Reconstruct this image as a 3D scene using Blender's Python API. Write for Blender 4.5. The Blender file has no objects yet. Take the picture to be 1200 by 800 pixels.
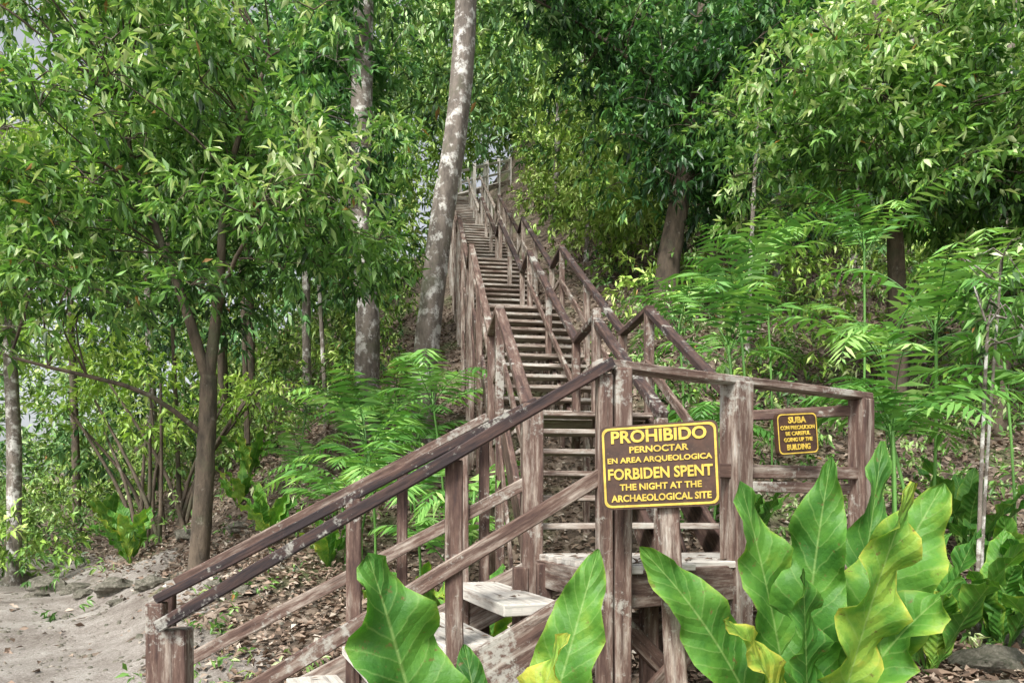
import bpy, math, random
import numpy as np
from mathutils import Vector, Matrix
random.seed(7); R=np.random.default_rng(11)
S=bpy.context.scene; COL=S.collection

# ------------------------------------------------------------------ terrain
def ss(a,b,x):
    t=np.clip((x-a)/(b-a),0,1); return t*t*(3-2*t)
def gz(x,y):
    x=np.asarray(x,float); y=np.asarray(y,float)
    y0=5.5+1.3*np.maximum(0,-x-3)
    h=y-y0
    sl=.5+.2*ss(-4,2,x)
    z=.04*np.clip(y-3,0,60)+.25*np.clip(h,0,3)+sl*np.clip(h-3,0,32)+.04*np.maximum(h-35,0)
    z=z+.45*ss(.9,2.6,x)*ss(2.2,4.2,y)
    k=ss(1,8,y)
    z=z+(.05*np.sin(1.3*x+.7*y)+.04*np.sin(2.1*y-1.7*x)+.02*np.sin(5.1*x+1)*np.sin(4.3*y))*k
    z=z+.12*np.sin(.8*x+2)*np.sin(.9*y)*ss(8,14,y)
    return z
def g(x,y): return float(gz(x,y))

# ------------------------------------------------------------------ materials
def newmat(name):
    m=bpy.data.materials.new(name); m.use_nodes=True
    nt=m.node_tree; nt.nodes.clear()
    out=nt.nodes.new('ShaderNodeOutputMaterial')
    return m,nt,out
def N(nt,t,**kw):
    n=nt.nodes.new(t)
    for k,v in kw.items():
        if k.startswith('_'): setattr(n,k[1:],v)
        else:
            n.inputs[k.replace('__',' ')].default_value=v
    return n
def ramp(nt,pts,fac=None):
    r=nt.nodes.new('ShaderNodeValToRGB'); e=r.color_ramp.elements
    while len(e)<len(pts): e.new(.5)
    for i,(p,c) in enumerate(pts):
        e[i].position=p; e[i].color=(c[0],c[1],c[2],1)
    if fac is not None: nt.links.new(fac,r.inputs[0])
    return r
def math_(nt,op,a,b=None,clamp=False):
    n=nt.nodes.new('ShaderNodeMath'); n.operation=op; n.use_clamp=clamp
    for i,v in enumerate((a,b)):
        if v is None: continue
        if isinstance(v,(int,float)): n.inputs[i].default_value=v
        else: nt.links.new(v,n.inputs[i])
    return n.outputs[0]
def mixc(nt,fac,a,b,mode='MIX'):
    n=nt.nodes.new('ShaderNodeMix'); n.data_type='RGBA'; n.blend_type=mode
    for s,v in ((n.inputs[0],fac),(n.inputs[6],a),(n.inputs[7],b)):
        if isinstance(v,(int,float)): s.default_value=v
        elif isinstance(v,tuple): s.default_value=(v[0],v[1],v[2],1)
        else: nt.links.new(v,s)
    return n.outputs[2]

def leaf_mat(name,cols,trans=.3,rough=.42):
    m,nt,out=newmat(name); L=nt.links
    a=N(nt,'ShaderNodeAttribute',_attribute_name='tint')
    r=ramp(nt,cols,a.outputs['Fac'])
    p=N(nt,'ShaderNodeBsdfPrincipled',Roughness=rough); p.inputs['Specular IOR Level'].default_value=.5
    L.new(r.outputs[0],p.inputs['Base Color'])
    if trans<=0:
        L.new(p.outputs[0],out.inputs[0]); return m
    t=nt.nodes.new('ShaderNodeBsdfTranslucent')
    tc=mixc(nt,1.0,r.outputs[0],(1.25,1.35,.65),'MULTIPLY')
    L.new(tc,t.inputs[0])
    mx=nt.nodes.new('ShaderNodeMixShader'); mx.inputs[0].default_value=trans
    L.new(p.outputs[0],mx.inputs[1]); L.new(t.outputs[0],mx.inputs[2]); L.new(mx.outputs[0],out.inputs[0])
    return m
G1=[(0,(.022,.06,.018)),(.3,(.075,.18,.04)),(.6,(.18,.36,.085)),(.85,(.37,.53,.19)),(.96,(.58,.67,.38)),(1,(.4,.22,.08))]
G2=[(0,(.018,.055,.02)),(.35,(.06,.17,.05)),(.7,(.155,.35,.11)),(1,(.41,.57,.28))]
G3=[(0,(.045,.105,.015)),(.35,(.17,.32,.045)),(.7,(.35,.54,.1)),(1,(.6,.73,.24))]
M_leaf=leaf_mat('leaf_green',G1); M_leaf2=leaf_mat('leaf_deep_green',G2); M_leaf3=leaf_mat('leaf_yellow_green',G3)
B_leaf=leaf_mat('forest_leaf_green',G1,0); B_leaf2=leaf_mat('forest_leaf_deep_green',G2,0); B_leaf3=leaf_mat('forest_leaf_yellow_green',G3,0)
M_palm=leaf_mat('palm_green',[(0,(.035,.11,.022)),(.4,(.11,.29,.06)),(.75,(.25,.48,.12)),(1,(.5,.68,.26))],.3,.4)
M_litter=leaf_mat('dry_leaf',[(0,(.07,.048,.034)),(.35,(.18,.12,.085)),(.7,(.34,.26,.2)),(1,(.58,.52,.45))],0,.8)

def wood_mat():
    m,nt,out=newmat('weathered_painted_wood'); L=nt.links
    uv=nt.nodes.new('ShaderNodeUVMap'); tc=nt.nodes.new('ShaderNodeTexCoord')
    mp=N(nt,'ShaderNodeMapping'); mp.inputs['Scale'].default_value=(2.2,38,1); L.new(uv.outputs[0],mp.inputs[0])
    gr=N(nt,'ShaderNodeTexNoise',Scale=1.0,Detail=6,Roughness=.65); L.new(mp.outputs[0],gr.inputs['Vector'])
    mp2=N(nt,'ShaderNodeMapping'); mp2.inputs['Scale'].default_value=(1.6,10,1); L.new(uv.outputs[0],mp2.inputs[0])
    pt=N(nt,'ShaderNodeTexNoise',Scale=1.6,Detail=8,Roughness=.75); L.new(mp2.outputs[0],pt.inputs['Vector'])
    a=N(nt,'ShaderNodeAttribute',_attribute_name='tint')
    d=math_(nt,'MULTIPLY',math_(nt,'SUBTRACT',pt.outputs[0],.5),1.9)
    f=math_(nt,'ADD',a.outputs['Fac'],d,True)
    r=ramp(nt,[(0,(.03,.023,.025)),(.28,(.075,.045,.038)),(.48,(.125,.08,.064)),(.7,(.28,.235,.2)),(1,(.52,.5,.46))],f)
    gm=ramp(nt,[(.3,(.35,.33,.32)),(.46,(.92,.92,.92)),(.75,(1.3,1.28,1.25))],gr.outputs[0])
    c=mixc(nt,1.0,r.outputs[0],gm.outputs[0],'MULTIPLY')
    li=N(nt,'ShaderNodeTexNoise',Scale=24.0,Detail=7,Roughness=.72); L.new(tc.outputs['Object'],li.inputs['Vector'])
    big=N(nt,'ShaderNodeTexNoise',Scale=2.3,Detail=3); L.new(tc.outputs['Object'],big.inputs['Vector'])
    lf=math_(nt,'ADD',math_(nt,'MULTIPLY',math_(nt,'SUBTRACT',li.outputs[0],.60),9),math_(nt,'MULTIPLY',math_(nt,'SUBTRACT',big.outputs[0],.51),9))
    lf=math_(nt,'MULTIPLY',math_(nt,'ADD',lf,0,True),.7)
    c=mixc(nt,lf,c,(.4,.4,.36))
    p=N(nt,'ShaderNodeBsdfPrincipled',Roughness=.8); p.inputs['Specular IOR Level'].default_value=.3
    L.new(c,p.inputs['Base Color'])
    b=N(nt,'ShaderNodeBump',Strength=.6,Distance=.008); L.new(gr.outputs[0],b.inputs['Height']); L.new(b.outputs[0],p.inputs['Normal'])
    L.new(p.outputs[0],out.inputs[0]); return m
M_wood=wood_mat()

def bark_mat(name,base,dark,pale,amt):
    m,nt,out=newmat(name); L=nt.links
    tc=nt.nodes.new('ShaderNodeTexCoord')
    mp=N(nt,'ShaderNodeMapping'); mp.inputs['Scale'].default_value=(1,1,.35); L.new(tc.outputs['Object'],mp.inputs[0])
    n1=N(nt,'ShaderNodeTexNoise',Scale=9.0,Detail=8,Roughness=.7); L.new(mp.outputs[0],n1.inputs['Vector'])
    n2=N(nt,'ShaderNodeTexNoise',Scale=4.5,Detail=9,Roughness=.72); L.new(tc.outputs['Object'],n2.inputs['Vector'])
    r=ramp(nt,[(.3,dark),(.6,base)],n1.outputs[0])
    f=math_(nt,'MULTIPLY',math_(nt,'SUBTRACT',n2.outputs[0],1-amt),11,True)
    c=mixc(nt,f,r.outputs[0],pale)
    n3=N(nt,'ShaderNodeTexNoise',Scale=1.6,Detail=6,Roughness=.65); L.new(tc.outputs['Object'],n3.inputs['Vector'])
    f3=math_(nt,'MULTIPLY',math_(nt,'SUBTRACT',n3.outputs[0],.54),8,True)
    c=mixc(nt,math_(nt,'MULTIPLY',f3,.7),c,(.08,.09,.05))
    p=N(nt,'ShaderNodeBsdfPrincipled',Roughness=.9); L.new(c,p.inputs['Base Color'])
    b=N(nt,'ShaderNodeBump',Strength=.9,Distance=.04); L.new(n1.outputs[0],b.inputs['Height']); L.new(b.outputs[0],p.inputs['Normal'])
    L.new(p.outputs[0],out.inputs[0]); return m
M_pale=bark_mat('pale_mottled_bark',(.2,.17,.145),(.06,.05,.042),(.56,.55,.52),.49)
M_dark=bark_mat('dark_bark',(.13,.1,.072),(.03,.024,.018),(.27,.25,.21),.4)

def ground_mat():
    m,nt,out=newmat('leaf_litter_soil'); L=nt.links
    tc=nt.nodes.new('ShaderNodeTexCoord')
    v=N(nt,'ShaderNodeTexVoronoi',Scale=11.0,Randomness=1.0); L.new(tc.outputs['Object'],v.inputs['Vector'])
    v2=N(nt,'ShaderNodeTexNoise',Scale=24.0,Detail=6,Roughness=.7); L.new(tc.outputs['Object'],v2.inputs['Vector'])
    n=N(nt,'ShaderNodeTexNoise',Scale=.7,Detail=5); L.new(tc.outputs['Object'],n.inputs['Vector'])
    sep=nt.nodes.new('ShaderNodeSeparateColor'); L.new(v.outputs['Color'],sep.inputs[0])
    f=math_(nt,'ADD',math_(nt,'MULTIPLY',sep.outputs[0],.6),math_(nt,'MULTIPLY',v2.outputs[0],.4))
    r=ramp(nt,[(.15,(.04,.03,.023)),(.45,(.11,.08,.058)),(.7,(.2,.155,.12)),(.95,(.36,.3,.25))],f)
    f3=math_(nt,'MULTIPLY',math_(nt,'SUBTRACT',n.outputs[0],.52),6,True)
    c=mixc(nt,math_(nt,'MULTIPLY',f3,.6),r.outputs[0],(.08,.14,.03))
    p=N(nt,'ShaderNodeBsdfPrincipled',Roughness=.95); L.new(c,p.inputs['Base Color'])
    b=N(nt,'ShaderNodeBump',Strength=.9,Distance=.04); L.new(f,b.inputs['Height']); L.new(b.outputs[0],p.inputs['Normal'])
    L.new(p.outputs[0],out.inputs[0]); return m
M_ground=ground_mat()
def path_mat():
    m,nt,out=newmat('packed_dirt'); L=nt.links
    tc=nt.nodes.new('ShaderNodeTexCoord')
    n=N(nt,'ShaderNodeTexNoise',Scale=1.6,Detail=8,Roughness=.7); L.new(tc.outputs['Object'],n.inputs['Vector'])
    n2=N(nt,'ShaderNodeTexNoise',Scale=40.0,Detail=5,Roughness=.8); L.new(tc.outputs['Object'],n2.inputs['Vector'])
    f=math_(nt,'ADD',math_(nt,'MULTIPLY',n.outputs[0],.5),math_(nt,'MULTIPLY',n2.outputs[0],.5))
    r=ramp(nt,[(.4,(.14,.115,.097)),(.5,(.27,.242,.218)),(.6,(.41,.385,.355))],f)
    p=N(nt,'ShaderNodeBsdfPrincipled',Roughness=.95); L.new(r.outputs[0],p.inputs['Base Color'])
    b=N(nt,'ShaderNodeBump',Strength=1.0,Distance=.04); L.new(f,b.inputs['Height']); L.new(b.outputs[0],p.inputs['Normal'])
    L.new(p.outputs[0],out.inputs[0]); return m
M_path=path_mat()
def rock_mat():
    m,nt,out=newmat('mossy_limestone'); L=nt.links
    tc=nt.nodes.new('ShaderNodeTexCoord')
    n=N(nt,'ShaderNodeTexNoise',Scale=6.0,Detail=8,Roughness=.7); L.new(tc.outputs['Object'],n.inputs['Vector'])
    r=ramp(nt,[(.3,(.05,.06,.035)),(.5,(.13,.12,.095)),(.7,(.28,.26,.22))],n.outputs[0])
    p=N(nt,'ShaderNodeBsdfPrincipled',Roughness=.9); L.new(r.outputs[0],p.inputs['Base Color'])
    b=N(nt,'ShaderNodeBump',Strength=.8,Distance=.03); L.new(n.outputs[0],b.inputs['Height']); L.new(b.outputs[0],p.inputs['Normal'])
    L.new(p.outputs[0],out.inputs[0]); return m
M_rock=rock_mat()
def bigleaf_mat():
    m,nt,out=newmat('anthurium_leaf'); L=nt.links
    uv=nt.nodes.new('ShaderNodeUVMap'); sx=nt.nodes.new('ShaderNodeSeparateXYZ'); L.new(uv.outputs[0],sx.inputs[0])
    av=math_(nt,'ABSOLUTE',math_(nt,'SUBTRACT',sx.outputs[1],.5))
    tc=nt.nodes.new('ShaderNodeTexCoord'); n=N(nt,'ShaderNodeTexNoise',Scale=6.0,Detail=7,Roughness=.6); L.new(tc.outputs['Object'],n.inputs['Vector'])
    k=math_(nt,'SUBTRACT',math_(nt,'MULTIPLY',sx.outputs[0],17.0),math_(nt,'MULTIPLY',av,3.2))
    k=math_(nt,'ADD',k,math_(nt,'MULTIPLY',n.outputs[0],.9))
    fr=math_(nt,'ABSOLUTE',math_(nt,'SUBTRACT',math_(nt,'FRACT',k),.5))
    vein=math_(nt,'SUBTRACT',1,math_(nt,'MULTIPLY',fr,13),True)
    mid=math_(nt,'SUBTRACT',1,math_(nt,'MULTIPLY',av,36),True)
    vv=math_(nt,'MAXIMUM',math_(nt,'MULTIPLY',vein,.45),mid)
    a=N(nt,'ShaderNodeAttribute',_attribute_name='tint')
    f=math_(nt,'ADD',a.outputs['Fac'],math_(nt,'MULTIPLY',math_(nt,'SUBTRACT',n.outputs[0],.5),1.1),True)
    f=math_(nt,'ADD',f,math_(nt,'MULTIPLY',math_(nt,'POWER',math_(nt,'MULTIPLY',av,2),6),.25),True)
    r=ramp(nt,[(0,(.02,.085,.018)),(.35,(.05,.17,.025)),(.62,(.11,.28,.04)),(.85,(.27,.42,.06)),(1,(.5,.5,.08))],f)
    c=mixc(nt,math_(nt,'MULTIPLY',vv,.6),r.outputs[0],(.32,.47,.16))
    n5=N(nt,'ShaderNodeTexNoise',Scale=26.0,Detail=5,Roughness=.65); L.new(tc.outputs['Object'],n5.inputs['Vector'])
    c=mixc(nt,math_(nt,'MULTIPLY',math_(nt,'SUBTRACT',n5.outputs[0],.62),10,True),c,(.15,.11,.04))
    p=N(nt,'ShaderNodeBsdfPrincipled',Roughness=.5); p.inputs['Specular IOR Level'].default_value=.35; L.new(c,p.inputs['Base Color'])
    b=N(nt,'ShaderNodeBump',Strength=.8,Distance=.014); b.invert=True
    L.new(math_(nt,'ADD',fr,math_(nt,'MULTIPLY',n5.outputs[0],.5)),b.inputs['Height']); L.new(b.outputs[0],p.inputs['Normal'])
    t=nt.nodes.new('ShaderNodeBsdfTranslucent'); L.new(mixc(nt,1.0,c,(1.2,1.3,.5),'MULTIPLY'),t.inputs[0])
    mx=nt.nodes.new('ShaderNodeMixShader'); mx.inputs[0].default_value=.3
    L.new(p.outputs[0],mx.inputs[1]); L.new(t.outputs[0],mx.inputs[2]); L.new(mx.outputs[0],out.inputs[0]); return m
M_big=bigleaf_mat()
def plain(name,col,rough=.6,nz=.25,worn=None):
    m,nt,out=newmat(name); L=nt.links
    tc=nt.nodes.new('ShaderNodeTexCoord'); n=N(nt,'ShaderNodeTexNoise',Scale=18.0,Detail=6,Roughness=.7); L.new(tc.outputs['Object'],n.inputs['Vector'])
    r=ramp(nt,[(.3,tuple(c*(1-nz) for c in col)),(.7,tuple(min(1,c*(1+nz)) for c in col))],n.outputs[0])
    c=r.outputs[0]
    if worn:
        n2=N(nt,'ShaderNodeTexNoise',Scale=55.0,Detail=6,Roughness=.75); L.new(tc.outputs['Object'],n2.inputs['Vector'])
        c=mixc(nt,math_(nt,'MULTIPLY',math_(nt,'SUBTRACT',n2.outputs[0],.58),8,True),c,worn)
    p=N(nt,'ShaderNodeBsdfPrincipled',Roughness=rough); L.new(c,p.inputs['Base Color']); L.new(p.outputs[0],out.inputs[0]); return m
M_board=plain('sign_brown_paint',(.05,.022,.012),.6,.5,(.09,.055,.035))
M_yel=plain('sign_yellow_paint',(.56,.4,.06),.6,.38,(.26,.17,.04))

# ------------------------------------------------------------------ mesh helpers
def empty(name,loc=(0,0,0)):
    e=bpy.data.objects.new(name,None); e.location=loc; COL.objects.link(e); e.empty_display_size=.2; return e
class MB:
    def __init__(s): s.v=[];s.f=[];s.uv=[];s.t=[];s.sm=[]
    def face(s,idx,uv,t,sm=False): s.f.append(idx); s.uv+=uv; s.t.append(t); s.sm.append(sm)
    def beam(s,p1,p2,w,h,t=.3,side=None):
        p1=Vector(p1);p2=Vector(p2);d=p2-p1;L=d.length;d=d/L
        if side is None:
            sd=d.cross(Vector((0,0,1)))
            if sd.length<.15: sd=Vector((1,.1,0))
        else: sd=Vector(side)
        sd=(sd-d*sd.dot(d)).normalized(); up=sd.cross(d)
        b=len(s.v)
        tp=random.uniform(.96,1.04); nseg=max(1,int(L/.45)); wb=.004
        for q in range(nseg+1):
            f=q/nseg; P=p1.lerp(p2,f); k=1+(tp-1)*f
            off=sd*random.uniform(-wb,wb)+up*random.uniform(-wb,wb) if 0<q<nseg else Vector((0,0,0))
            for a,c in ((-1,-1),(1,-1),(1,1),(-1,1)):
                s.v.append(P+off+sd*(a*w/2*k)+up*(c*h/2*k))
        o=random.uniform(0,50);o2=random.uniform(0,50);per=[0,w,w+h,2*w+h,2*w+2*h]
        t=t+random.uniform(-.08,.08)
        for q in range(nseg):
            l0=o+L*q/nseg; l1=o+L*(q+1)/nseg; bb=b+4*q
            for i in range(4):
                j=(i+1)%4
                s.face([bb+i,bb+j,bb+4+j,bb+4+i],[(l0,o2+per[i]),(l0,o2+per[i+1]),(l1,o2+per[i+1]),(l1,o2+per[i])],t)
        s.face([b+3,b+2,b+1,b],[(o,o2),(o+w*.2,o2),(o+w*.2,o2+h),(o,o2+h)],t+.1)
        e=b+4*nseg
        s.face([e,e+1,e+2,e+3],[(o,o2),(o+w*.2,o2),(o+w*.2,o2+h),(o,o2+h)],t+.1)
    def tube(s,pts,rad,n=9,t=.5,wob=.08):
        pts=[Vector(p) for p in pts]; b=len(s.v); L=0
        prev=Vector((1,0,0)); ang=[random.uniform(1-wob,1+wob) for _ in range(n)]
        Ls=[]
        for i,p in enumerate(pts):
            d=(pts[min(i+1,len(pts)-1)]-pts[max(i-1,0)]).normalized()
            sd=(prev-d*prev.dot(d)).normalized(); prev=sd; up=d.cross(sd)
            if i: L+=(p-pts[i-1]).length
            Ls.append(L)
            for k in range(n):
                a=2*math.pi*k/n; r=rad[i]*ang[k]*random.uniform(1-wob*.5,1+wob*.5)
                s.v.append(p+sd*(math.cos(a)*r)+up*(math.sin(a)*r))
        for i in range(len(pts)-1):
            for k in range(n):
                k2=(k+1)%n
                s.face([b+i*n+k,b+i*n+k2,b+(i+1)*n+k2,b+(i+1)*n+k],[(k/n,Ls[i]),((k+1)/n,Ls[i]),((k+1)/n,Ls[i+1]),(k/n,Ls[i+1])],t,True)
        s.face([b+(len(pts)-1)*n+k for k in range(n)],[(0,0)]*n,t)
    def obj(s,name,mat,parent=None,bevel=0):
        me=bpy.data.meshes.new(name); me.from_pydata([tuple(v) for v in s.v],[],s.f)
        u=me.uv_layers.new(name='UVMap'); u.data.foreach_set('uv',np.array(s.uv,dtype=np.float32).ravel())
        a=me.attributes.new('tint','FLOAT','FACE'); a.data.foreach_set('value',np.array(s.t,dtype=np.float32))
        me.polygons.foreach_set('use_smooth',s.sm); me.materials.append(mat); me.update()
        o=bpy.data.objects.new(name,me); COL.objects.link(o)
        if parent: o.parent=parent
        if bevel:
            m=o.modifiers.new('bevel','BEVEL'); m.width=bevel; m.segments=1; m.limit_method='ANGLE'
        return o
def smooth_path(ctrl,n):
    c=[Vector(p) for p in ctrl]; out=[]
    m=len(c)-1
    for i in range(n+1):
        u=i/n*m; k=min(int(u),m-1); f=u-k
        p0=c[max(k-1,0)];p1=c[k];p2=c[k+1];p3=c[min(k+2,m)]
        out.append(.5*((2*p1)+(p2-p0)*f+(2*p0-5*p1+4*p2-p3)*f*f+(3*p1-p0-3*p2+p3)*f**3))
    return out

def norm(a): return a/np.maximum(np.linalg.norm(a,axis=-1,keepdims=True),1e-6)
def fast_leaves(name,B,A,Ls,W,T,mat,parent=None,up=None,fold=.12,tipdrop=.12):
    n=len(B)
    if up is None: up=np.tile([0,0,1.],(n,1))+R.normal(0,.45,(n,3))
    side=norm(np.cross(A,up)); nr=np.cross(side,A)
    Lc=Ls[:,None]; Wc=W[:,None]
    V=np.empty((n,4,3))
    V[:,0]=B; V[:,1]=B+A*Lc*.42+side*Wc*.5+nr*Wc*fold*2
    V[:,2]=B+A*Lc-np.array([0,0,1.])*Lc*tipdrop
    V[:,3]=B+A*Lc*.42-side*Wc*.5+nr*Wc*fold*2
    me=bpy.data.meshes.new(name); me.vertices.add(4*n); me.vertices.foreach_set('co',V.astype(np.float32).ravel())
    base=(np.arange(n)*4)[:,None]
    idx=np.concatenate([base,base+1,base+2,base,base+2,base+3],1).astype(np.int32).ravel()
    me.loops.add(6*n); me.loops.foreach_set('vertex_index',idx)
    me.polygons.add(2*n); me.polygons.foreach_set('loop_start',(np.arange(2*n)*3).astype(np.int32))
    me.update(calc_edges=True)
    a=me.attributes.new('tint','FLOAT','FACE'); a.data.foreach_set('value',np.repeat(T,2).astype(np.float32))
    me.materials.append(mat)
    o=bpy.data.objects.new(name,me); COL.objects.link(o)
    if parent: o.parent=parent
    return o
def sprigs(C,D,K,L,wr=.33,spread=.75,droop=.35,tint=.5,tv=.16,run=1.3):
    n=len(C); t=R.random((n,K,1))
    D3=D[:,None,:]
    B=C[:,None,:]+D3*t*L*run
    A=norm(D3*.55+norm(R.normal(0,1,(n,K,3)))*spread+np.array([0,0,-droop]))
    Ls=L*R.uniform(.55,1.15,(n,K)); W=Ls*wr*R.uniform(.8,1.2,(n,K))
    T=np.broadcast_to(np.asarray(tint).reshape(-1,1) if np.ndim(tint) else tint,(n,K))+R.normal(0,tv,(n,K))
    return B.reshape(-1,3),A.reshape(-1,3),Ls.ravel(),W.ravel(),np.where(R.random(n*K)<.004,1,np.clip(T.ravel(),0,.96))
def blob_sprigs(blobs,per,flat=.55):
    Cs=[];Ds=[];Ts=[]
    for (c,r,t) in blobs:
        k=max(6,int(per*r*r)); d=norm(R.normal(0,1,(k,3))); rr=r*R.uniform(.35,1.05,(k,1))
        p=d*rr*np.array([1,1,flat]); Cs.append(p+np.array(c))
        Ds.append(norm(d+R.normal(0,.35,(k,3))+np.array([0,-.1,.05])))
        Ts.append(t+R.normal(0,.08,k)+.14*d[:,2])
    return np.concatenate(Cs),np.concatenate(Ds),np.concatenate(Ts)

# ------------------------------------------------------------------ ground sheet
def axis(lo,hi,near_lo,near_hi,step,grow=1.12):
    a=list(np.arange(near_lo,near_hi,step)); s=step
    x=a[-1]
    while x<hi: s*=grow; x+=s; a.append(x)
    s=step; x=a[0]; pre=[]
    while x>lo: s*=grow; x-=s; pre.append(x)
    return np.array(pre[::-1]+a)
xs=axis(-220,220,-14,14,.16); ys=axis(-120,320,-1,26,.16)
X,Y=np.meshgrid(xs,ys); Z=gz(X,Y)+R.normal(0,.012,X.shape)
nx,ny=len(xs),len(ys)
me=bpy.data.meshes.new('ground'); me.vertices.add(nx*ny)
me.vertices.foreach_set('co',np.stack([X,Y,Z],-1).astype(np.float32).ravel())
i,j=np.meshgrid(np.arange(nx-1),np.arange(ny-1)); b=(j*nx+i).ravel()
q=np.stack([b,b+1,b+1+nx,b+nx],1).astype(np.int32)
me.loops.add(q.size); me.loops.foreach_set('vertex_index',q.ravel()); me.polygons.add(len(q))
me.polygons.foreach_set('loop_start',(np.arange(len(q))*4).astype(np.int32)); me.update(calc_edges=True)
me.polygons.foreach_set('use_smooth',np.ones(len(q),bool)); me.materials.append(M_ground)
COL.objects.link(bpy.data.objects.new('hillside_ground',me))
# dirt path
pc=smooth_path([(-.8,-6,0),(-1.5,-1,0),(-3.1,3.2,0),(-5.25,7,0),(-8.5,11.2,0),(-13.0,15.2,0),(-20,18,0)],90)
mb=MB(); rows=16
for k,p in enumerate(pc):
    d=(pc[min(k+1,90)]-pc[max(k-1,0)]).normalized(); nn=Vector((d.y,-d.x,0))
    wl=2.8+.25*math.sin(k*.9)+random.uniform(-.12,.12); wr_=2.1+.25*math.sin(k*.7+1)+random.uniform(-.16,.16)
    for r in range(rows+1):
        f=r/rows; o=-wl+(wl+wr_)*f; q_=p+nn*o
        mb.v.append(Vector((q_.x,q_.y,g(q_.x,q_.y)+(.02+random.uniform(-.008,.008) if 0<r<rows else -.03))))
for k in range(90):
    for r in range(rows):
        a=k*(rows+1)+r; mb.face([a,a+1,a+rows+2,a+rows+1],[(0,0)]*4,.5,True)
mb.obj('dirt_path',M_path)
def path_dist(x,y):
    P=np.array([(p.x,p.y) for p in pc]); return np.min(np.hypot(P[:,0][None]-x[:,None],P[:,1][None]-y[:,None]),1)
n=80000
y=3+R.random(n)**1.3*17; x=R.uniform(-.85,.85,n)*(y+1.5)
pd=path_dist(x,y); keep=(R.random(n)<np.clip((pd-1.0)/1.3,.06,1)**1.5); x=x[keep];y=y[keep];n=len(x)
B=np.stack([x,y,gz(x,y)+R.uniform(.02,.055,n)],1)
A=norm(np.stack([R.normal(0,1,n),R.normal(0,1,n),R.normal(0,.25,n)],1))
L_=R.uniform(.05,.13,n)
fast_leaves('leaf_litter',B,A,L_,L_*.5,np.clip(R.normal(.48,.27,n),0,1),M_litter,tipdrop=-.05,fold=.2)
# pebbles on the path
mb=MB()
for _ in range(1300):
    y_=random.uniform(5.2,13); x_=random.uniform(-.8,-.3)*y_
    z_=g(x_,y_)+.015; r=random.uniform(.008,.028)*(1+.6*(random.random()<.1)); b0=len(mb.v); h=r*random.uniform(.5,.9)
    for k in range(5):
        a=k*1.2566+random.uniform(-.3,.3); mb.v.append(Vector((x_+r*math.cos(a)*1.2,y_+r*math.sin(a),z_-.01)))
    for k in range(5):
        a=k*1.2566+random.uniform(-.3,.3); mb.v.append(Vector((x_+r*.6*math.cos(a)*1.2,y_+r*.6*math.sin(a),z_+h)))
    for k in range(5): mb.face([b0+k,b0+(k+1)%5,b0+5+(k+1)%5,b0+5+k],[(0,0)]*4,.5,True)
    mb.face([b0+5+k for k in range(5)],[(0,0)]*5,.5,True)
mb.obj('path_pebbles',M_rock)

# ------------------------------------------------------------------ staircases
DZ=1.33
D=Vector((-.119,.993,0)); NR=Vector((.993,.119,0)); L0=Vector((.16,4.5,0)); W=1.30
st=empty('wooden_staircase')
rails=MB(); posts=MB(); treads=MB(); strg=MB()
segs=[(0,1.8,1.17),(1.8,2.7,0),(2.7,6.1,2.24),(6.1,7.0,0),(7.0,10.6,2.38),(10.6,11.4,0),(11.4,16.0,3.0),(16,17,0),(17,24,4.5)]
pts=[(0,DZ)]
for a,b_,r in segs: pts.append((b_,pts[-1][1]+r))
def zs(s):
    for (s0,z0),(s1,z1) in zip(pts,pts[1:]):
        if s<=s1: return z0+(z1-z0)*(s-s0)/(s1-s0)
    return pts[-1][1]
def SP(s,off,z): 
    p=L0+D*s+NR*off; return Vector((p.x,p.y,z))
for (s0,z0),(s1,z1) in zip(pts,pts[1:]):
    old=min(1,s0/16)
    if z1>z0:
        nst=round((z1-z0)/.19); 
        for k in range(1,nst+1):
            s=s0+(s1-s0)*(k-.5)/nst; z=z0+(z1-z0)*k/nst-.02
            treads.beam(SP(s,.02+random.uniform(-.03,.01),z),SP(s,W-.02+random.uniform(-.01,.03),z),.235,.04,.72)
        for off in (-.03,.85,W+.03):
            strg.beam(SP(s0,off,z0-.11),SP(s1,off,z1-.11),.05,.24,.36)
    else:
        m=int((s1-s0)/.14)
        for k in range(m+1):
            s=s0+(s1-s0)*(k+.5)/(m+1)
            treads.beam(SP(s,-.06,z0-.02),SP(s,W+.06,z0-.02),(s1-s0)/(m+1)-.008,.045,.72)
        for off in (-.03,W+.03):
            strg.beam(SP(s0,off,z0-.12),SP(s1,off,z0-.12),.05,.2,.36)
    for off,hr in ((-.06,.97),(.85,.92),(W+.06,1.02)):
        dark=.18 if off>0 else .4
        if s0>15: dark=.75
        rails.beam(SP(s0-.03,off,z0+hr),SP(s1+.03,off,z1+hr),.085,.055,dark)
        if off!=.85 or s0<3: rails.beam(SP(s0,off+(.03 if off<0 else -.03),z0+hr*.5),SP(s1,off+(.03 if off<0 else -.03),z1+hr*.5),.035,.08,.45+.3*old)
        npst=max(1,round((s1-s0)/1.5))
        for k in range(npst):
            s=s0+(s1-s0)*k/npst
            if off<0 and s==0: continue
            zb=g(SP(s,off,0).x,SP(s,off,0).y)-.1 if off!=.85 else zs(s)-.2
            zt=zs(s)+hr-.02+(.1 if random.random()<.12 else 0)
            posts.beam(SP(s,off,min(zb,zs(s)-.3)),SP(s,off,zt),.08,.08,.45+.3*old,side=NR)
    if z1>z0:
        for off in (-.06,W+.06):
            a_=SP(s0,off,max(g(SP(s0,off,0).x,SP(s0,off,0).y)+.1,z0-1.4)); rails.beam(a_,SP(s1,off,z1-.3),.03,.09,.36)
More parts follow.
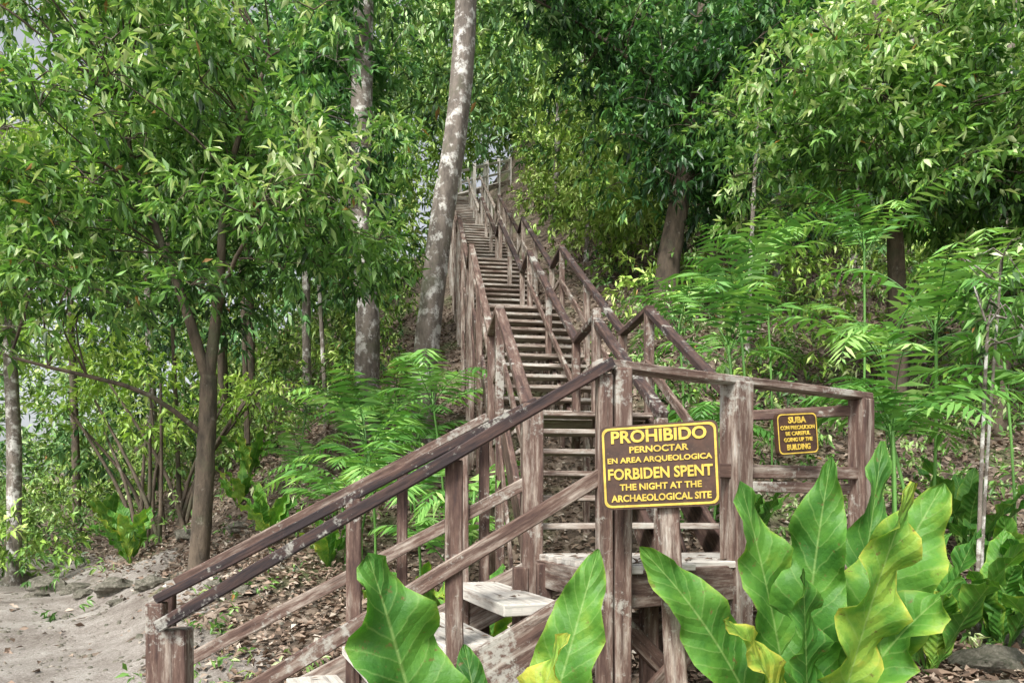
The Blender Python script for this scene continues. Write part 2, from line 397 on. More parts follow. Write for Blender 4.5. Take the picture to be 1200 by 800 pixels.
p0=SP(24,0,zs(24)); D2=Vector((.42,.907,0)); N2=Vector((.907,-.42,0))
for k in range(1,14):
    c=p0+D2*(k*.25)+Vector((0,0,k*.14)); treads.beam(c,c+N2*1.3,.27,.05,1)
for off in (0,1.3):
    a_=p0+N2*off; b_=a_+D2*3.4+Vector((0,0,1.9))
    strg.beam(a_,b_,.05,.2,.7)
    for h in (.5,1.0): rails.beam(a_+Vector((0,0,h)),b_+Vector((0,0,h)),.09,.09,1.1)
    for f in (0,.33,.66,1):
        q_=a_.lerp(b_,f); posts.beam(q_-Vector((0,0,.8)),q_+Vector((0,0,1.15)),.12,.12,1.1)

# entry flight
N0=Vector((-1.54,3.11,0));N1=Vector((.49,3.4,0));F0=Vector((-2.17,4.17,0));F1=Vector((.16,4.5,0))
def E(a,b_,t,z): p=a.lerp(b_,t); return Vector((p.x,p.y,z))
drop=[]
for k in range(1,7):
    t=(k-.5)/7+.03; z=.19*k-.02
    a_=E(N0,N1,t,z); b_=E(F0,F1,t,z); d=(b_-a_).normalized()
    treads.beam(a_+d*.03,b_-d*.03,.31,.06,1.05)
    for _ in range(7): 
        p=a_.lerp(b_,random.uniform(.05,.95)); drop.append((p.x+random.uniform(-.12,.12),p.y,z+.037))
for a_,b_ in ((N0,N1),(F0,F1)):
    strg.beam(E(a_,b_,-.04,-.05),E(a_,b_,1,DZ-.16),.05,.27,.58)
ZR=DZ+1.0
def er(mbx,a_,b_,t0,z0,t1,z1,w,h,ti,dy=0):
    o=Vector((0,dy,0)); mbx.beam(E(a_,b_,t0,z0)+o,E(a_,b_,t1,z1)+o,w,h,ti)
er(rails,N0,N1,-.02,1.09,1.0,ZR+.0,.09,.055,.06,-.05)
er(rails,N0,N1,-.02,.55,1.0,ZR-.52,.04,.08,.44,-.03)
er(rails,F0,F1,0,1.07,1.0,ZR,.09,.055,.14)
er(rails,F0,F1,.02,1.16,.86,ZR-.09,.07,.055,.42,.14)
er(rails,F0,F1,.02,.62,1.0,ZR-.5,.035,.08,.55)
def post(x,y,zb,zt,w,t,side=(1,.14,0)): posts.beam((x,y,zb),(x,y,zt),w,w,t,side=side)
for f,w in ((0,.12),(.62,.085)):
    p=E(N0,N1,f,0); zt=1.07+(ZR-1.07)*f; post(p.x,p.y+.02,-.1,zt,w,.46)
for f,w in ((0,.1),(.5,.09),(.79,.09)):
    p=E(F0,F1,f,0); zt=1.05+(ZR-1.05)*f; post(p.x,p.y+.0,-.1,zt,w,.48)
for f in (.0,.62,.85):
    p=E(F0,F1,f,0); post(p.x,p.y+.15,0,1.12+(ZR-1.12)*f,.07,.46)
post(F1.x-.03,F1.y,-.1,ZR-.02,.13,.52)
post(N1.x-.035,N1.y-.03,-.2,ZR-.05,.075,.5); post(N1.x+.055,N1.y-.02,-.2,ZR-.02,.085,.58)
P5=Vector((2.26,4.42,0));P6=Vector((2.27,4.76,0));R0=L0+NR*W
poly=[N1,P5,P6,L0]
nrm=Vector((-.119,.993,0))
offs=[p.dot(nrm) for p in poly]; lo,hi=min(offs),max(offs); bw=.142
o=hi-bw/2
while o>lo:
    ts=[]
    for a_,b_ in zip(poly,poly[1:]+poly[:1]):
        da,db=a_.dot(nrm)-o,b_.dot(nrm)-o
        if da*db<0: ts.append(a_.lerp(b_,da/(da-db)).dot(NR))
    if len(ts)==2 and abs(ts[0]-ts[1])>.1:
        a_=nrm*o+NR*min(ts); b_=nrm*o+NR*max(ts)
        treads.beam(Vector((a_.x,a_.y,DZ-.02)),Vector((b_.x,b_.y,DZ-.02)),bw-.008,.04,.95)
        for _ in range(8):
            p=a_.lerp(b_,random.random()); drop.append((p.x,p.y,DZ+.006))
    o-=bw
dn=np.array(drop); m_=len(dn)
fast_leaves('fallen_leaves',dn,norm(np.stack([R.normal(0,1,m_),R.normal(0,1,m_),R.normal(0,.08,m_)],1)),R.uniform(.04,.09,m_),R.uniform(.02,.04,m_),R.uniform(.1,.7,m_),M_litter,tipdrop=-.06,fold=.15,up=np.tile([0,0,1.],(m_,1)))
def fascia(a_,b_,zc,h,t=.45): strg.beam(Vector((a_.x,a_.y,zc)),Vector((b_.x,b_.y,zc)),.05,h,t)
fascia(N1,P5,DZ-.12,.19); fascia(P5,P6,DZ-.12,.19); fascia(F1,N1,DZ-.12,.17,.6); fascia(L0,P6,DZ-.15,.2,.3)
for (x_,y_,w,t) in ((1.27,3.86,.13,.54),(2.26,4.42,.12,.54),(R0.x+.06,R0.y,.1,.5)):
    post(x_,y_,-.2,ZR-.0,w,t,side=(.87,.49,0))
dN=(P5-N1).normalized()
rails.beam(Vector((N1.x,N1.y,ZR+.0))-dN*.08,Vector((P5.x,P5.y,ZR+.02))+dN*.06,.1,.045,.6)
rails.beam(Vector((1.3,3.87,DZ+.5)),Vector((P5.x,P5.y,DZ+.52)),.04,.08,.48)
rails.beam(Vector((N1.x,N1.y,DZ+.5)),Vector((1.24,3.84,DZ+.5)),.04,.08,.48)
rails.beam(Vector((R0.x,R0.y,DZ+.92)),Vector((P5.x,P5.y,DZ+.93)),.035,.07,.5)
rails.beam(Vector((R0.x,R0.y,DZ+.45)),Vector((P5.x,P5.y,DZ+.42)),.035,.07,.5)
for x_,y_ in ((.2,4.3),(.95,4.55),(1.5,4.5),(.75,3.75),(.05,4.0)):
    post(x_,y_,-.2,DZ-.05,.09,.4)
strg.beam((-.5,3.9,.25),(1.3,4.3,1.1),.04,.12,.5); strg.beam((.1,4.2,.35),(1.7,4.5,.45),.04,.12,.6)
strg.beam((.55,3.5,.5),(1.3,3.95,1.1),.04,.1,.45); strg.beam((.2,4.4,.9),(2.1,4.5,.9),.04,.1,.45); strg.beam((1.25,3.9,.3),(.5,3.6,1.1),.04,.1,.45)
rails.obj('handrails',M_wood,st,.006); posts.obj('posts',M_wood,st,.007); treads.obj('treads_and_deck',M_wood,st,.005); strg.obj('stringers',M_wood,st,.005)

# ------------------------------------------------------------------ signs
def text_part(body,cx,cz,w,h,parent,bold=.02):
    cu=bpy.data.curves.new('lettering','FONT'); cu.body=body; cu.align_x='CENTER'; cu.extrude=.01; cu.offset=bold; cu.resolution_u=3
    to=bpy.data.objects.new('tmp',cu); COL.objects.link(to)
    bpy.context.view_layer.update()
    dg=bpy.context.evaluated_depsgraph_get(); me=bpy.data.meshes.new_from_object(to.evaluated_get(dg))
    bpy.data.objects.remove(to)
    c=np.empty(len(me.vertices)*3); me.vertices.foreach_get('co',c); c=c.reshape(-1,3)
    mn,mx=c.min(0),c.max(0); q=c.copy()
    q[:,0]=(c[:,0]-(mn[0]+mx[0])/2)/(mx[0]-mn[0])*w+cx
    q[:,2]=(c[:,1]-mn[1])/(mx[1]-mn[1])*h+cz-h/2
    q[:,1]=-.0135-(c[:,2]-mn[2])/(mx[2]-mn[2])*.003
    me.vertices.foreach_set('co',q.astype(np.float32).ravel()); me.materials.clear(); me.materials.append(M_yel); me.update()
    o=bpy.data.objects.new('lettering',me); COL.objects.link(o); o.parent=parent; return o
def board(w,h,parent,bw,inset):
    mb=MB(); r=.03
    pr=[]
    for cx,cz,a0 in ((w/2-r,h/2-r,0),(-w/2+r,h/2-r,90),(-w/2+r,-h/2+r,180),(w/2-r,-h/2+r,270)):
        for k in range(5):
            a=math.radians(a0+k*22.5); pr.append((cx+r*math.cos(a),cz+r*math.sin(a)))
    n=len(pr)
    mb.v=[Vector((x,-.012,z)) for x,z in pr]+[Vector((x,.012,z)) for x,z in pr]
    mb.face(list(range(n))[::-1],[(0,0)]*n,0); mb.face([n+k for k in range(n)],[(0,0)]*n,0)
    for k in range(n): mb.face([k,(k+1)%n,n+(k+1)%n,n+k],[(0,0)]*4,0)
    mb.obj('board',M_board,parent)
    m2=MB(); 
    def ring(off): 
        out=[]
        for x,z in pr: out.append((x*(1-2*off/w),z*(1-2*off/h)))
        return out
    a=ring(inset); b=ring(inset+bw)
    m2.v=[Vector((x,-.015,z)) for x,z in a]+[Vector((x,-.015,z)) for x,z in b]
    for k in range(n): m2.face([k,n+k,n+(k+1)%n,(k+1)%n],[(0,0)]*4,0)
    m2.obj('painted_border',M_yel,parent)
sg=empty('prohibition_sign')
board(.52,.38,sg,.010,.009)
rows=[('PROHIBIDO',.138,.42,.058),('PERNOCTAR',.078,.26,.03),('EN AREA ARQUEOLOGICA',.030,.46,.03),('FORBIDEN SPENT',-.030,.46,.052),('THE NIGHT AT THE',-.090,.36,.03),('ARCHAEOLOGICAL SITE',-.140,.44,.032)]
for b_,z,w,h in rows: text_part(b_,0,z,w,h,sg,.028)
sp=MB(); sp.beam((.03,.065,-1.62),(.03,.065,.1),.1,.1,.58,side=(1,0,0)); sp.obj('sign_post',M_wood,sg,.006)
sg.location=(.665,3.08,1.81); sg.rotation_euler=(0,math.radians(-2.5),math.radians(-12))
sg2=empty('caution_sign')
board(.30,.245,sg2,.007,.006)
for b_,z,w,h in [('SUBA',.08,.13,.038),('CON PRECAUCION',.036,.25,.024),('BE CAREFUL',.002,.18,.024),('GOING UP THE',-.034,.21,.024),('BUILDING',-.077,.17,.034)]: text_part(b_,0,z,w,h,sg2,.03)
sb=MB(); sb.beam((-.1,.03,-.1),(-.1,.03,.1),.03,.03,.3,side=(1,0,0)); sb.beam((.1,.03,-.1),(.1,.03,.1),.03,.03,.3,side=(1,0,0)); sb.obj('battens',M_wood,sg2)
sg2.location=(1.665,4.0,2.06); sg2.rotation_euler=(0,math.radians(-5),math.radians(20))

# ------------------------------------------------------------------ anthuriums
def big_leaf(mb,base,tip,width,arch=.25,tint=.5,pet=.22,face=None,n=40,m=12):
    base=Vector(base);tip=Vector(tip)
    d0=(tip-base); hd=Vector((d0.x,d0.y,0)); 
    if hd.length<.05: hd=Vector((1,0,0))
    hd.normalize()
    ctrl=base.lerp(tip,.5)+Vector((0,0,arch))-hd*arch*.5
    ph=random.uniform(0,6); b0=len(mb.v); am=random.uniform(.08,.12)*width/.3; fq=random.uniform(3.2,4.6)
    tw=random.uniform(-.5,.5); bend=random.uniform(-.05,.05)
    for i in range(n+1):
        t=i/n; p=base*(1-t)**2+ctrl*2*t*(1-t)+tip*t*t
        d=((ctrl-base)*(1-t)+(tip-ctrl)*t).normalized()
        if face is not None:
            f_=Vector(face); sd=d.cross(f_).normalized()
        else: 
            sd=Vector((-hd.y,hd.x,0)); sd=(sd-d*sd.dot(d)).normalized()
        sd=Matrix.Rotation(tw*(t-.5),3,d)@sd
        nr=sd.cross(d)
        if face is not None and nr.dot(f_)<0: nr=-nr
        if face is None and nr.z<0: nr=-nr
        p=p+sd*bend*math.sin(math.pi*t)
        q=(t-pet)/(1-pet)
        w=.011 if q<0 else max(.011,width*.5*(math.sin(math.pi*min(1,max(0,q)**.9*.985+.008))**.7))
        if i==n: w=.004
        for j in range(m+1):
            s=-1+2*j/m
            e=abs(s)**1.6*am*math.sin(2*math.pi*fq*q+ph+(2.2 if s>0 else 0))*min(1,w/(width*.3)) if q>0 else 0
            e+=abs(s)**4*.25*am*math.sin(2*math.pi*fq*2.7*q+ph*3+s) if q>0 else 0
            we=1+.1*abs(s)**3*math.sin(2*math.pi*fq*q+ph*2+(1.3 if s>0 else 0))
            mb.v.append(p+sd*(s*w*we)+nr*(abs(s)*w*.2+e*.6))
    for i in range(n):
        for j in range(m):
            a=b0+i*(m+1)+j
            mb.face([a,a+1,a+m+2,a+m+1],[(i/n,j/m),(i/n,(j+1)/m),((i+1)/n,(j+1)/m),((i+1)/n,j/m)],tint,True)
def anthurium(leaves,name='birds_nest_anthurium'):
    mb=MB()
    for l in leaves: big_leaf(mb,*l[:3],**(l[3] if len(l)>3 else {}))
    return mb.obj(name,M_big)
b=(-.12,2.5,.0)
anthurium([(b,(-.50,2.36,1.46),.37,dict(arch=.12,tint=.4,pet=.32,face=(.5,-1,.3))),(b,(.33,2.60,1.46),.25,dict(arch=.1,tint=.5,pet=.32,face=(-.3,-1,.6))),(b,(.19,2.32,1.19),.22,dict(arch=.15,tint=.85,face=(-.5,-.5,1))),
 (b,(-.2,2.85,1.05),.2,dict(arch=.1,tint=.3,face=(0,-1,.3))),(b,(-.5,2.1,.8),.25,dict(arch=.3,tint=.5)),(b,(.3,2.2,.8),.25,dict(arch=.3,tint=.6))])
b=(1.36,3.15,g(1.36,3.15)-.03)
anthurium([(b,(1.02,3.05,1.74),.29,dict(arch=.05,tint=.52,face=(.4,-1,.2))),(b,(1.38,2.95,1.84),.30,dict(arch=.05,tint=.4,face=(-.6,-1,.2))),(b,(1.82,3.35,1.95),.24,dict(arch=.05,tint=.34,face=(.3,-1,.4))),
 (b,(1.93,3.05,1.73),.40,dict(arch=.12,tint=.6,face=(-.5,-1,.4))),(b,(1.82,2.75,1.33),.3,dict(arch=.22,tint=.52,face=(-.3,-.6,1))),(b,(.55,2.95,1.45),.28,dict(arch=.22,tint=.48,face=(-.1,-1,.7))),
 (b,(.84,2.72,1.17),.2,dict(arch=.3,tint=.85,face=(-.1,-.8,1))),(b,(1.60,2.72,1.72),.28,dict(arch=.06,tint=.7,face=(.3,-1,.3))),(b,(1.15,2.7,1.38),.2,dict(arch=.1,tint=.38,face=(.5,-1,.3))),(b,(2.1,3.5,1.45),.26,dict(arch=.3,tint=.38))])
def rand_anth(x,y,s,k=9,tint=.55):
    z=g(x,y)-.02; L=[]
    for i in range(k):
        a=2*math.pi*i/k+random.uniform(-.3,.3); r=random.uniform(.25,.75)*s
        L.append(((x,y,z),(x+r*math.cos(a),y+r*math.sin(a),z+s*random.uniform(.6,1.05)),.22*s,dict(arch=.15*s,tint=tint-.05+random.uniform(-.15,.25),n=16,m=4,pet=.15)))
    anthurium(L)
for x,y,s,k,t in ((-6.6,11.8,1.1,11,.6),(-3.2,9.0,.9,9,.55),(-4.6,11.5,.8,8,.6),(-.35,5.5,1.25,10,.65),(-2.2,8.2,.7,8,.5),(-.9,6.2,.9,8,.6),(3.6,5.0,1.0,9,.45),(4.2,5.6,1.2,9,.4),(2.9,5.6,.9,8,.4),(-8.5,14.5,1.1,9,.6),(-5.2,13.5,1.0,8,.6),(2.6,7.5,.9,8,.4),(3.3,4.0,.8,8,.4),(4.9,7.3,1.1,9,.4),(2.75,4.5,1.0,9,.5)):
    rand_anth(x,y,s,k,t)

# ------------------------------------------------------------------ palms
def frond(acc,base,yaw,elev,length,droop,lf=.3,pairs=17,tint=.5):
    hd=np.array([math.cos(yaw),math.sin(yaw),0]); pts_=[]
    for i in range(pairs+4):
        t=i/(pairs+3); e=elev-droop*t*t
        pts_.append((base if not pts_ else pts_[-1]+ (hd*math.cos(e)+np.array([0,0,math.sin(e)]))*length/(pairs+3)))
    acc['r'].append(pts_)
    sd=np.array([-hd[1],hd[0],0])
    for i in range(3,pairs+4):
        t=i/(pairs+3); d=pts_[i]-pts_[i-1]; d=d/np.linalg.norm(d)
        l=lf*(math.sin(math.pi*(t*.85+.12))**.6)
        for s in (-1,1):
            a=d*.55+sd*s*.85+np.array([0,0,-.25])+R.normal(0,.08,3)
            acc['B'].append(pts_[i]); acc['A'].append(a/np.linalg.norm(a)); acc['L'].append(l*R.uniform(.8,1.1)); acc['T'].append(tint+R.normal(0,.12))
            acc['U'].append(np.cross(sd*s,d)*s+R.normal(0,.25,3))
def palm(x,y,ztop,nf,length,stems=1,tint=.5,name='understory_palm',lf=.32):
    e=empty(name); acc=dict(r=[],B=[],A=[],L=[],T=[],U=[]); mb=MB()
    for s in range(stems):
        bx,by=x+random.uniform(-.15,.15)*stems,y+random.uniform(-.15,.15)*stems; z0=g(bx,by)-.05
        zt=z0+.15+(ztop-z0)*random.uniform(.6,1) if stems>1 else ztop
        tx,ty=bx+random.uniform(-.25,.25),by+random.uniform(-.25,.25)
        mb.tube(smooth_path([(bx,by,z0),((bx+tx)/2+.04,(by+ty)/2,(z0+zt)/2),(tx,ty,zt)],7),[.015]*8,6)
        for k in range(nf):
            a=2*math.pi*k/nf+random.uniform(-.4,.4)
            frond(acc,np.array([tx,ty,zt-random.uniform(0,.25)]),a,random.uniform(.5,1.35),length*random.uniform(.7,1.15),random.uniform(1.0,2.0),lf*random.uniform(.85,1.1),pairs=13,tint=tint-.05+random.uniform(-.3,.22))
    for r in acc['r']: mb.tube(r,[.007*(1-.8*i/len(r)) for i in range(len(r))],4,.3)
    mb.obj('stems',M_palm,e)
    B=np.array(acc['B']);n=len(B); L_=np.array(acc['L'])
    fast_leaves('leaflets',B,np.array(acc['A']),L_,np.full(n,.046)*(L_/.3)**.5,np.clip(np.array(acc['T']),0,1),M_palm,e,up=np.array(acc['U']),fold=.1,tipdrop=.2)
for a in ((3.5,6.4,3.5,8,1.3,2,.68),(2.75,7.6,3.9,8,1.25,2,.6),(3.2,5.4,2.5,7,1.05,2,.6),(4.7,6.3,3.5,8,1.25,2,.7),(2.1,7.3,2.7,6,.9,2,.5),(4.1,8.2,4.9,8,1.3,1,.6),
          (-1.55,7.9,2.2,8,1.2,2,.65),(-.85,8.6,3.1,8,1.3,1,.7),(-2.2,8.6,2.2,7,1.0,2,.6),(-1.0,7.0,1.9,7,.9,1,.65),(-1.3,9.6,2.9,7,1.2,2,.55),(-3.0,10.4,2.4,6,1.0,1,.6),(5.6,7.6,4.2,8,1.3,1,.6),(2.4,9.5,4.2,7,1.2,1,.55),(-3.8,12,3.3,6,1.2,1,.7),(-2.2,10.6,3.2,7,1.2,2,.6),(-.6,6.6,1.7,7,.9,2,.7),(3.4,9.2,5.0,7,1.2,1,.7),(4.3,5.0,2.6,7,1.1,1,.6)):
    palm(*a)

# ------------------------------------------------------------------ trees
def tree(name,trunk,r0,r1,bark,blobs,per,K,L,mat,limbs=None,tint_off=0,wr=.33,flat=.55,droop=.35):
    e=empty(name); mb=MB()
    tp=smooth_path(trunk,22); mb.tube(tp,[r0+(r1-r0)*i/22+(r0*.4*max(0,1-i/2.0)) for i in range(23)],16,wob=.12)
    lim=[]
    for l in (limbs or []):
        lp=smooth_path(l[0],10); mb.tube(lp,[l[1]*(1-.75*i/10) for i in range(11)],8); lim+=lp[3:]
    src=tp[8:]+lim
    for (c,r,t) in blobs:
        c=Vector(c); q=min(src,key=lambda p:(p-c).length+(.8 if p.z>c.z+.3 else 0))
        mid=q.lerp(c,.5)+Vector((random.uniform(-.2,.2),random.uniform(-.2,.2),random.uniform(0,.3)))
        rr=min(.035,.008+.006*(c-q).length)
        mb.tube(smooth_path([q,mid,c],6),[rr*(1-.75*i/6) for i in range(7)],5)
        for _ in range(3):
            d=Vector((random.gauss(0,1),random.gauss(0,1),random.gauss(0,.5))).normalized()*r*.9
            mb.tube([c,c+d*.5+Vector((0,0,.05)),c+d],[.008,.006,.003],4)
    mb.obj('trunk_and_limbs',bark,e)
    if blobs:
        C,Dd,T=blob_sprigs(blobs,per,flat)
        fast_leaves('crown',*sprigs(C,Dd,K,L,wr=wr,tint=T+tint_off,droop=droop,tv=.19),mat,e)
    return e
def ell_blobs(c,r,n,br,t=.5,minz=-9,hole=.25):
    out=[]
    while len(out)<n:
        d=np.array([random.gauss(0,1) for _ in range(3)]); d/=np.linalg.norm(d); q=random.uniform(hole,1)
        p=(c[0]+d[0]*r[0]*q,c[1]+d[1]*r[1]*q,c[2]+d[2]*r[2]*q)
        if p[2]<minz: continue
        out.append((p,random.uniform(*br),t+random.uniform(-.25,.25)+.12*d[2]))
    return out
zb=g(-4.1,9)-.1
bl=ell_blobs((-4.2,8.9,6.0),(3.0,2.1,2.9),74,(.35,.68),.5)
bl+=ell_blobs((-5.6,7.8,4.6),(1.6,1.2,1.2),22,(.3,.6),.58)+ell_blobs((-2.6,8.0,5.0),(1.1,1.0,1.2),14,(.3,.55),.55)+ell_blobs((-5.3,8.5,8.2),(2.0,1.5,1.0),16,(.35,.7),.55)
tree('broadleaf_tree',[(-4.15,9,zb),(-4.05,9.0,2.2),(-4.0,9,3.4)],.13,.1,M_dark,bl,90,9,.18,M_leaf,
  limbs=[([(-4.0,9,3.3),(-4.3,8.9,4.4),(-4.75,8.9,5.6),(-5.2,8.9,7)],.08),([(-4.0,9,3.3),(-3.85,9,4.6),(-3.7,8.9,6),(-3.2,9,7.6)],.085),([(-4.05,9,2.6),(-4.6,8.5,3.1),(-5.8,8.1,3.4),(-7,7.8,3.8)],.04),([(-3.9,9,4.2),(-3.3,8.4,4.9),(-2.5,8.1,5.3)],.035)],wr=.3)
bl=ell_blobs((-.3,12.2,13.3),(2.2,1.6,1.4),22,(.5,.95),.42)
tree('pale_bark_tree',[(-1.45,11,g(-1.45,11)-.3),(-1.38,11,4.2),(-1.15,11,6.2),(-.85,11,8.2),(-.72,11,10.4),(-.6,11.2,13)],.2,.16,M_pale,bl,50,8,.22,M_leaf2)
bl=ell_blobs((-3.1,12.6,9.3),(1.6,1.6,3.6),40,(.45,.85),.42)
tree('pale_bark_tree',[(-2.65,12.3,g(-2.65,12.3)-.3),(-2.6,12.3,5),(-2.75,12.3,7),(-2.7,12.4,10),(-2.7,12.5,13)],.22,.16,M_pale,bl,60,8,.22,M_leaf2)
bl=ell_blobs((4.2,13.5,9.6),(2.8,2,2.8),46,(.5,1.0),.42,minz=7.4)+ell_blobs((1.9,13.5,11.2),(1.6,1.2,1.5),22,(.4,.85),.42)
tree('dark_trunk_tree',[(3.0,13.9,g(3.0,13.9)-.4),(3.2,14,6.6),(3.4,14,7.8),(3.7,13.9,9.3),(4.0,13.8,12.5)],.25,.16,M_dark,bl,60,8,.22,M_leaf2,limbs=[([(3.7,13.9,9.3),(2.8,13.6,10.2),(1.6,13.4,11),(.4,13.3,11.6)],.07)])
bl=ell_blobs((5.2,9.6,7.3),(2.7,2.0,2.2),58,(.4,.85),.55,minz=5.3)
tree('broadleaf_tree',[(5.9,10.5,g(5.9,10.5)-.1),(5.8,10.3,5),(5.5,10,7),(5.2,9.8,9)],.15,.06,M_dark,bl,76,9,.18,M_leaf)
bl=ell_blobs((7.6,9.6,6.6),(2.2,2.0,3.0),50,(.4,.9),.5,minz=4.4)
tree('broadleaf_tree',[(7.4,10.5,g(7.4,10.5)-.1),(7.5,10.3,5),(7.7,10,7),(7.6,9.8,9)],.14,.06,M_dark,bl,70,9,.19,M_leaf)
bl=ell_blobs((-9.3,12.5,6.8),(2.8,2.5,3.8),52,(.5,1.0),.62)
tree('broadleaf_tree',[(-8.9,12.2,g(-8.9,12.2)-.2),(-8.9,12.2,3),(-9.2,12.4,6),(-9.4,12.5,10)],.12,.08,M_pale,bl,46,8,.21,M_leaf3)
for x,y,h,r in ((1.3,21,9,.1),(3.6,5.3,2.6,.018),(3.75,5.5,3.0,.015),(2.4,24,9,.12),(6.2,16,8,.12),(8.5,17,9,.13),(-6.5,17,9,.12),(-8,19,10,.14),(-4.8,16,9,.1),(-11,21,12,.15),(1.9,17.5,7,.06),(7.0,12.5,7,.07),(10,14,9,.1),(-5.6,14.5,8,.06),(-10.8,17,9,.1),(-3.8,14,8,.05),(-7.3,15,8,.05),(4.3,12.5,6,.045)):
    z=g(x,y)-.1; lx=random.uniform(0,.07)*h*(1 if x>0 else -1)
    c=(x+lx,y,z+h)
    bl=ell_blobs(c,(1.2,1.2,1.3),9,(.4,.9),.5) if h>4 else ell_blobs((x+lx,y,z+h),(.3,.3,.25),4,(.15,.25),.6)
    tree('slender_tree',[(x,y,z),(x+lx*.4,y,z+h*.5),c],r,r*.6,random.choice([M_pale,M_dark]) if y<20 else M_pale,bl,45,7,.24 if h>4 else .12,random.choice([B_leaf,B_leaf2,B_leaf3]))
mb=MB(); e=empty('multistem_shrub'); bl=[]
for k in range(14):
    a=random.uniform(0,6.28); x,y=-6.6+.4*math.cos(a),12.9+.3*math.sin(a); dx=random.uniform(-1.5,1.5)
    tp=(x+dx,y+random.uniform(-.4,.4),g(x,y)+random.uniform(2,3.2))
    mb.tube(smooth_path([(x,y,g(x,y)-.1),(x+dx*.3,y,g(x,y)+1.1),tp],7),[.05-.004*i for i in range(8)],6)
    bl.append((tp,random.uniform(.4,.7),.6))
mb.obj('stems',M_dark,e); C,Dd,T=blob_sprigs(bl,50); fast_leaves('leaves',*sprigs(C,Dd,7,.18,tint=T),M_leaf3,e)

# ------------------------------------------------------------------ forest mass
def xstair(y): return .8-.12*(y-4.6) if y<28 else -2.0+.45*(y-28)+.65
def zst(y): return zs((y-4.6)/.993) if y<28 else zs(24)+.55*(y-28)
def corridor(x,y,z,r):
    if y>34: return False
    return abs(x-xstair(y))<1.25+r*1.15 and z-r*.7-.3<zst(y)+2.0+.02*y
def mass(name,n,yr,zlo,br,per,K,L,mat,t,zhi=None,xr=.85,cond=None,flat=.6):
    bl=[]; tries=0
    while len(bl)<n and tries<n*30:
        tries+=1
        y=random.uniform(*yr); x=random.uniform(-xr,xr)*y
        gg=g(x,y); r=random.uniform(*br)
        z=gg+random.uniform(zlo,zhi) if zhi else random.uniform(gg+zlo,max(gg+zlo+2,.8*y+1.8))
        if corridor(x,y,z,r): continue
        if cond and not cond(x,y,z): continue
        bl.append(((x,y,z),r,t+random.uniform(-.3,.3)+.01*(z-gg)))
    C,Dd,T=blob_sprigs(bl,per,flat)
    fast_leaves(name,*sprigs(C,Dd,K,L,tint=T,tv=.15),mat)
gap=lambda x,y,z: not (z>.35*y and x<-.6*y and random.random()<.6) and not(z>.6*y and random.random()<.15)
mass('forest_foliage',430,(15,30),1.5,(.7,1.6),24,7,.28,B_leaf,.46,cond=gap)
mass('forest_foliage',380,(28,50),.3,(1.2,2.6),12,7,.48,B_leaf3,.46,cond=gap)
mass('forest_foliage',90,(35,48),.3,(1.3,2.4),14,7,.42,B_leaf3,.5,xr=.2)
mass('forest_foliage',150,(13,26),2.0,(.5,1.3),30,7,.25,B_leaf2,.48,cond=gap)
mass('forest_foliage',140,(17,30),.5,(.7,1.5),26,7,.26,B_leaf3,.55,cond=gap)
mass('forest_foliage',90,(15,27),.6,(.5,1.1),34,7,.22,B_leaf3,.68,zhi=3.2,cond=lambda x,y,z: .02*y<x<.2*y)
ug=lambda x,y,z: not(-8.5<x<-.8 and y<12.3+.35*(-x)) and not (x>3 and y<14 and random.random()<.4)
mass('undergrowth_foliage',420,(10.5,32),.1,(.4,1.0),34,7,.2,B_leaf3,.48,zhi=1.4,cond=ug)
mass('undergrowth_foliage',240,(9,24),.1,(.35,.8),44,7,.16,B_leaf,.52,zhi=1.3,cond=ug)
mass('undergrowth_foliage',150,(8,15),.05,(.2,.5),60,6,.13,M_leaf,.55,zhi=.7,cond=lambda x,y,z: (x>2.2) or (x<-9) or random.random()<.15)
mass('undergrowth_foliage',120,(4.8,11),.0,(.12,.32),90,5,.1,M_leaf,.6,zhi=.3,cond=lambda x,y,z: x>2.6 or (x<-1 and random.random()<.5 and x>-3-.35*max(0,y-7)))

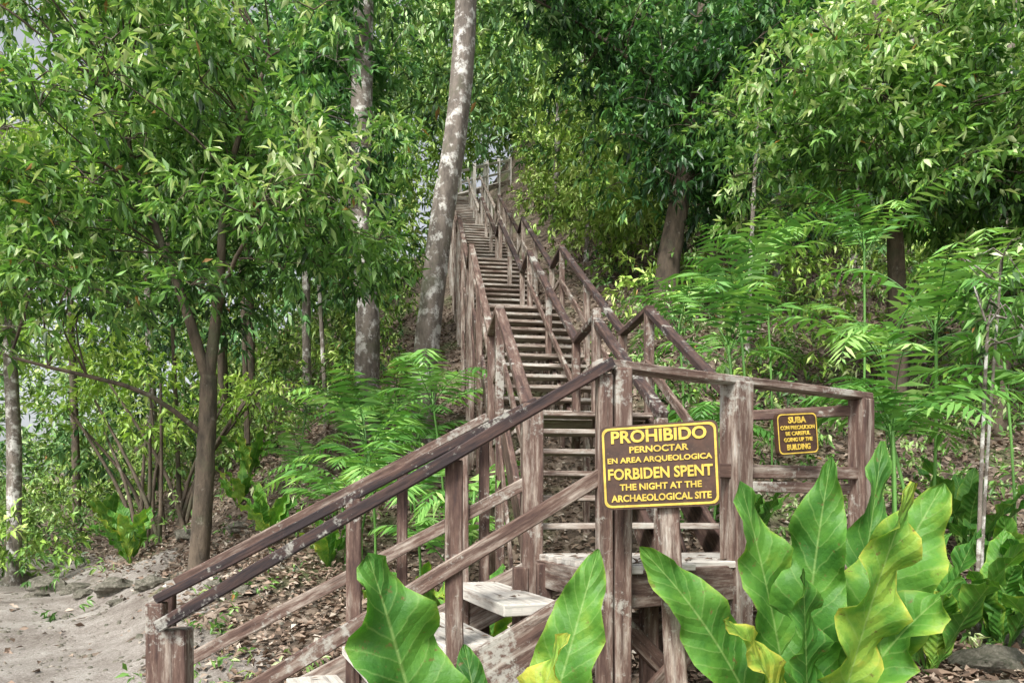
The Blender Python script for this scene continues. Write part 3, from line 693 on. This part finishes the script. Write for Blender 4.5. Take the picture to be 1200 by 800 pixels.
# ------------------------------------------------------------------ rocks
def rock(x,y,s):
    import bmesh
    from mathutils import noise
    bm=bmesh.new(); bmesh.ops.create_icosphere(bm,subdivisions=3,radius=1)
    o=Vector((random.uniform(0,99),0,0))
    for v in bm.verts:
        n=v.co.normalized(); v.co=n*(1+.45*noise.noise(n*1.4+o)+.12*noise.noise(n*5+o)); v.co.z*=.6; v.co.x*=1.3
    me=bpy.data.meshes.new('rock'); bm.to_mesh(me); bm.free(); me.materials.append(M_rock)
    ob=bpy.data.objects.new('rock',me); ob.scale=(s,s,s); ob.rotation_euler=(0,0,random.uniform(0,6)); ob.location=(x,y,g(x,y)+s*.2); COL.objects.link(ob)
for x,y,s in ((-8.0,11.7,.32),(-7.0,11.0,.2),(-5.8,10.0,.26),(-4.8,9.1,.19),(-3.5,8.1,.14),(-2.9,7.4,.1),(3.3,4.6,.2),(2.9,4.1,.13),(3.9,5.3,.25),(2.7,5.0,.15),(4.4,6.0,.3),(-9.0,12.5,.28),(5.2,6.6,.3),(2.2,3.6,.1),(-5.2,9.0,.1),(-4.1,8.0,.1),(-6.4,10.2,.14),(-4.2,10.6,.18),(-2.6,9.6,.14),(-7.6,10.9,.14),(-3.3,7.0,.07),(-5.4,11.4,.2)): rock(x,y,s)

# ------------------------------------------------------------------ light, camera
w=bpy.data.worlds.new('World'); S.world=w; w.use_nodes=True; nt=w.node_tree
bg=nt.nodes.get('Background'); sky=nt.nodes.new('ShaderNodeTexSky'); sky.sky_type='NISHITA'; sky.sun_disc=False
az=math.radians(205); el=math.radians(46)
sky.sun_elevation=el; sky.sun_rotation=az; sky.air_density=1.0; sky.dust_density=4; sky.ozone_density=1
hs=nt.nodes.new('ShaderNodeHueSaturation'); hs.inputs['Saturation'].default_value=.25; hs.inputs['Value'].default_value=1.6
nt.links.new(sky.outputs[0],hs.inputs['Color']); nt.links.new(hs.outputs[0],bg.inputs[0]); bg.inputs[1].default_value=.15
sl=bpy.data.lights.new('sun','SUN'); sl.energy=4.8; sl.angle=math.radians(15); sl.color=(1,.96,.88)
so=bpy.data.objects.new('sun',sl); COL.objects.link(so)
dv=Vector((math.sin(az)*math.cos(el),math.cos(az)*math.cos(el),math.sin(el)))
so.rotation_euler=dv.to_track_quat('Z','Y').to_euler()
cam=bpy.data.cameras.new('camera'); cam.lens=24; cam.sensor_width=36; cam.shift_y=200/1200; cam.clip_end=1000
co=bpy.data.objects.new('camera',cam); co.location=(0,0,1.6); co.rotation_euler=(math.radians(90),0,0); COL.objects.link(co); S.camera=co
S.view_settings.view_transform='Standard'; S.view_settings.look='None'; S.view_settings.exposure=0
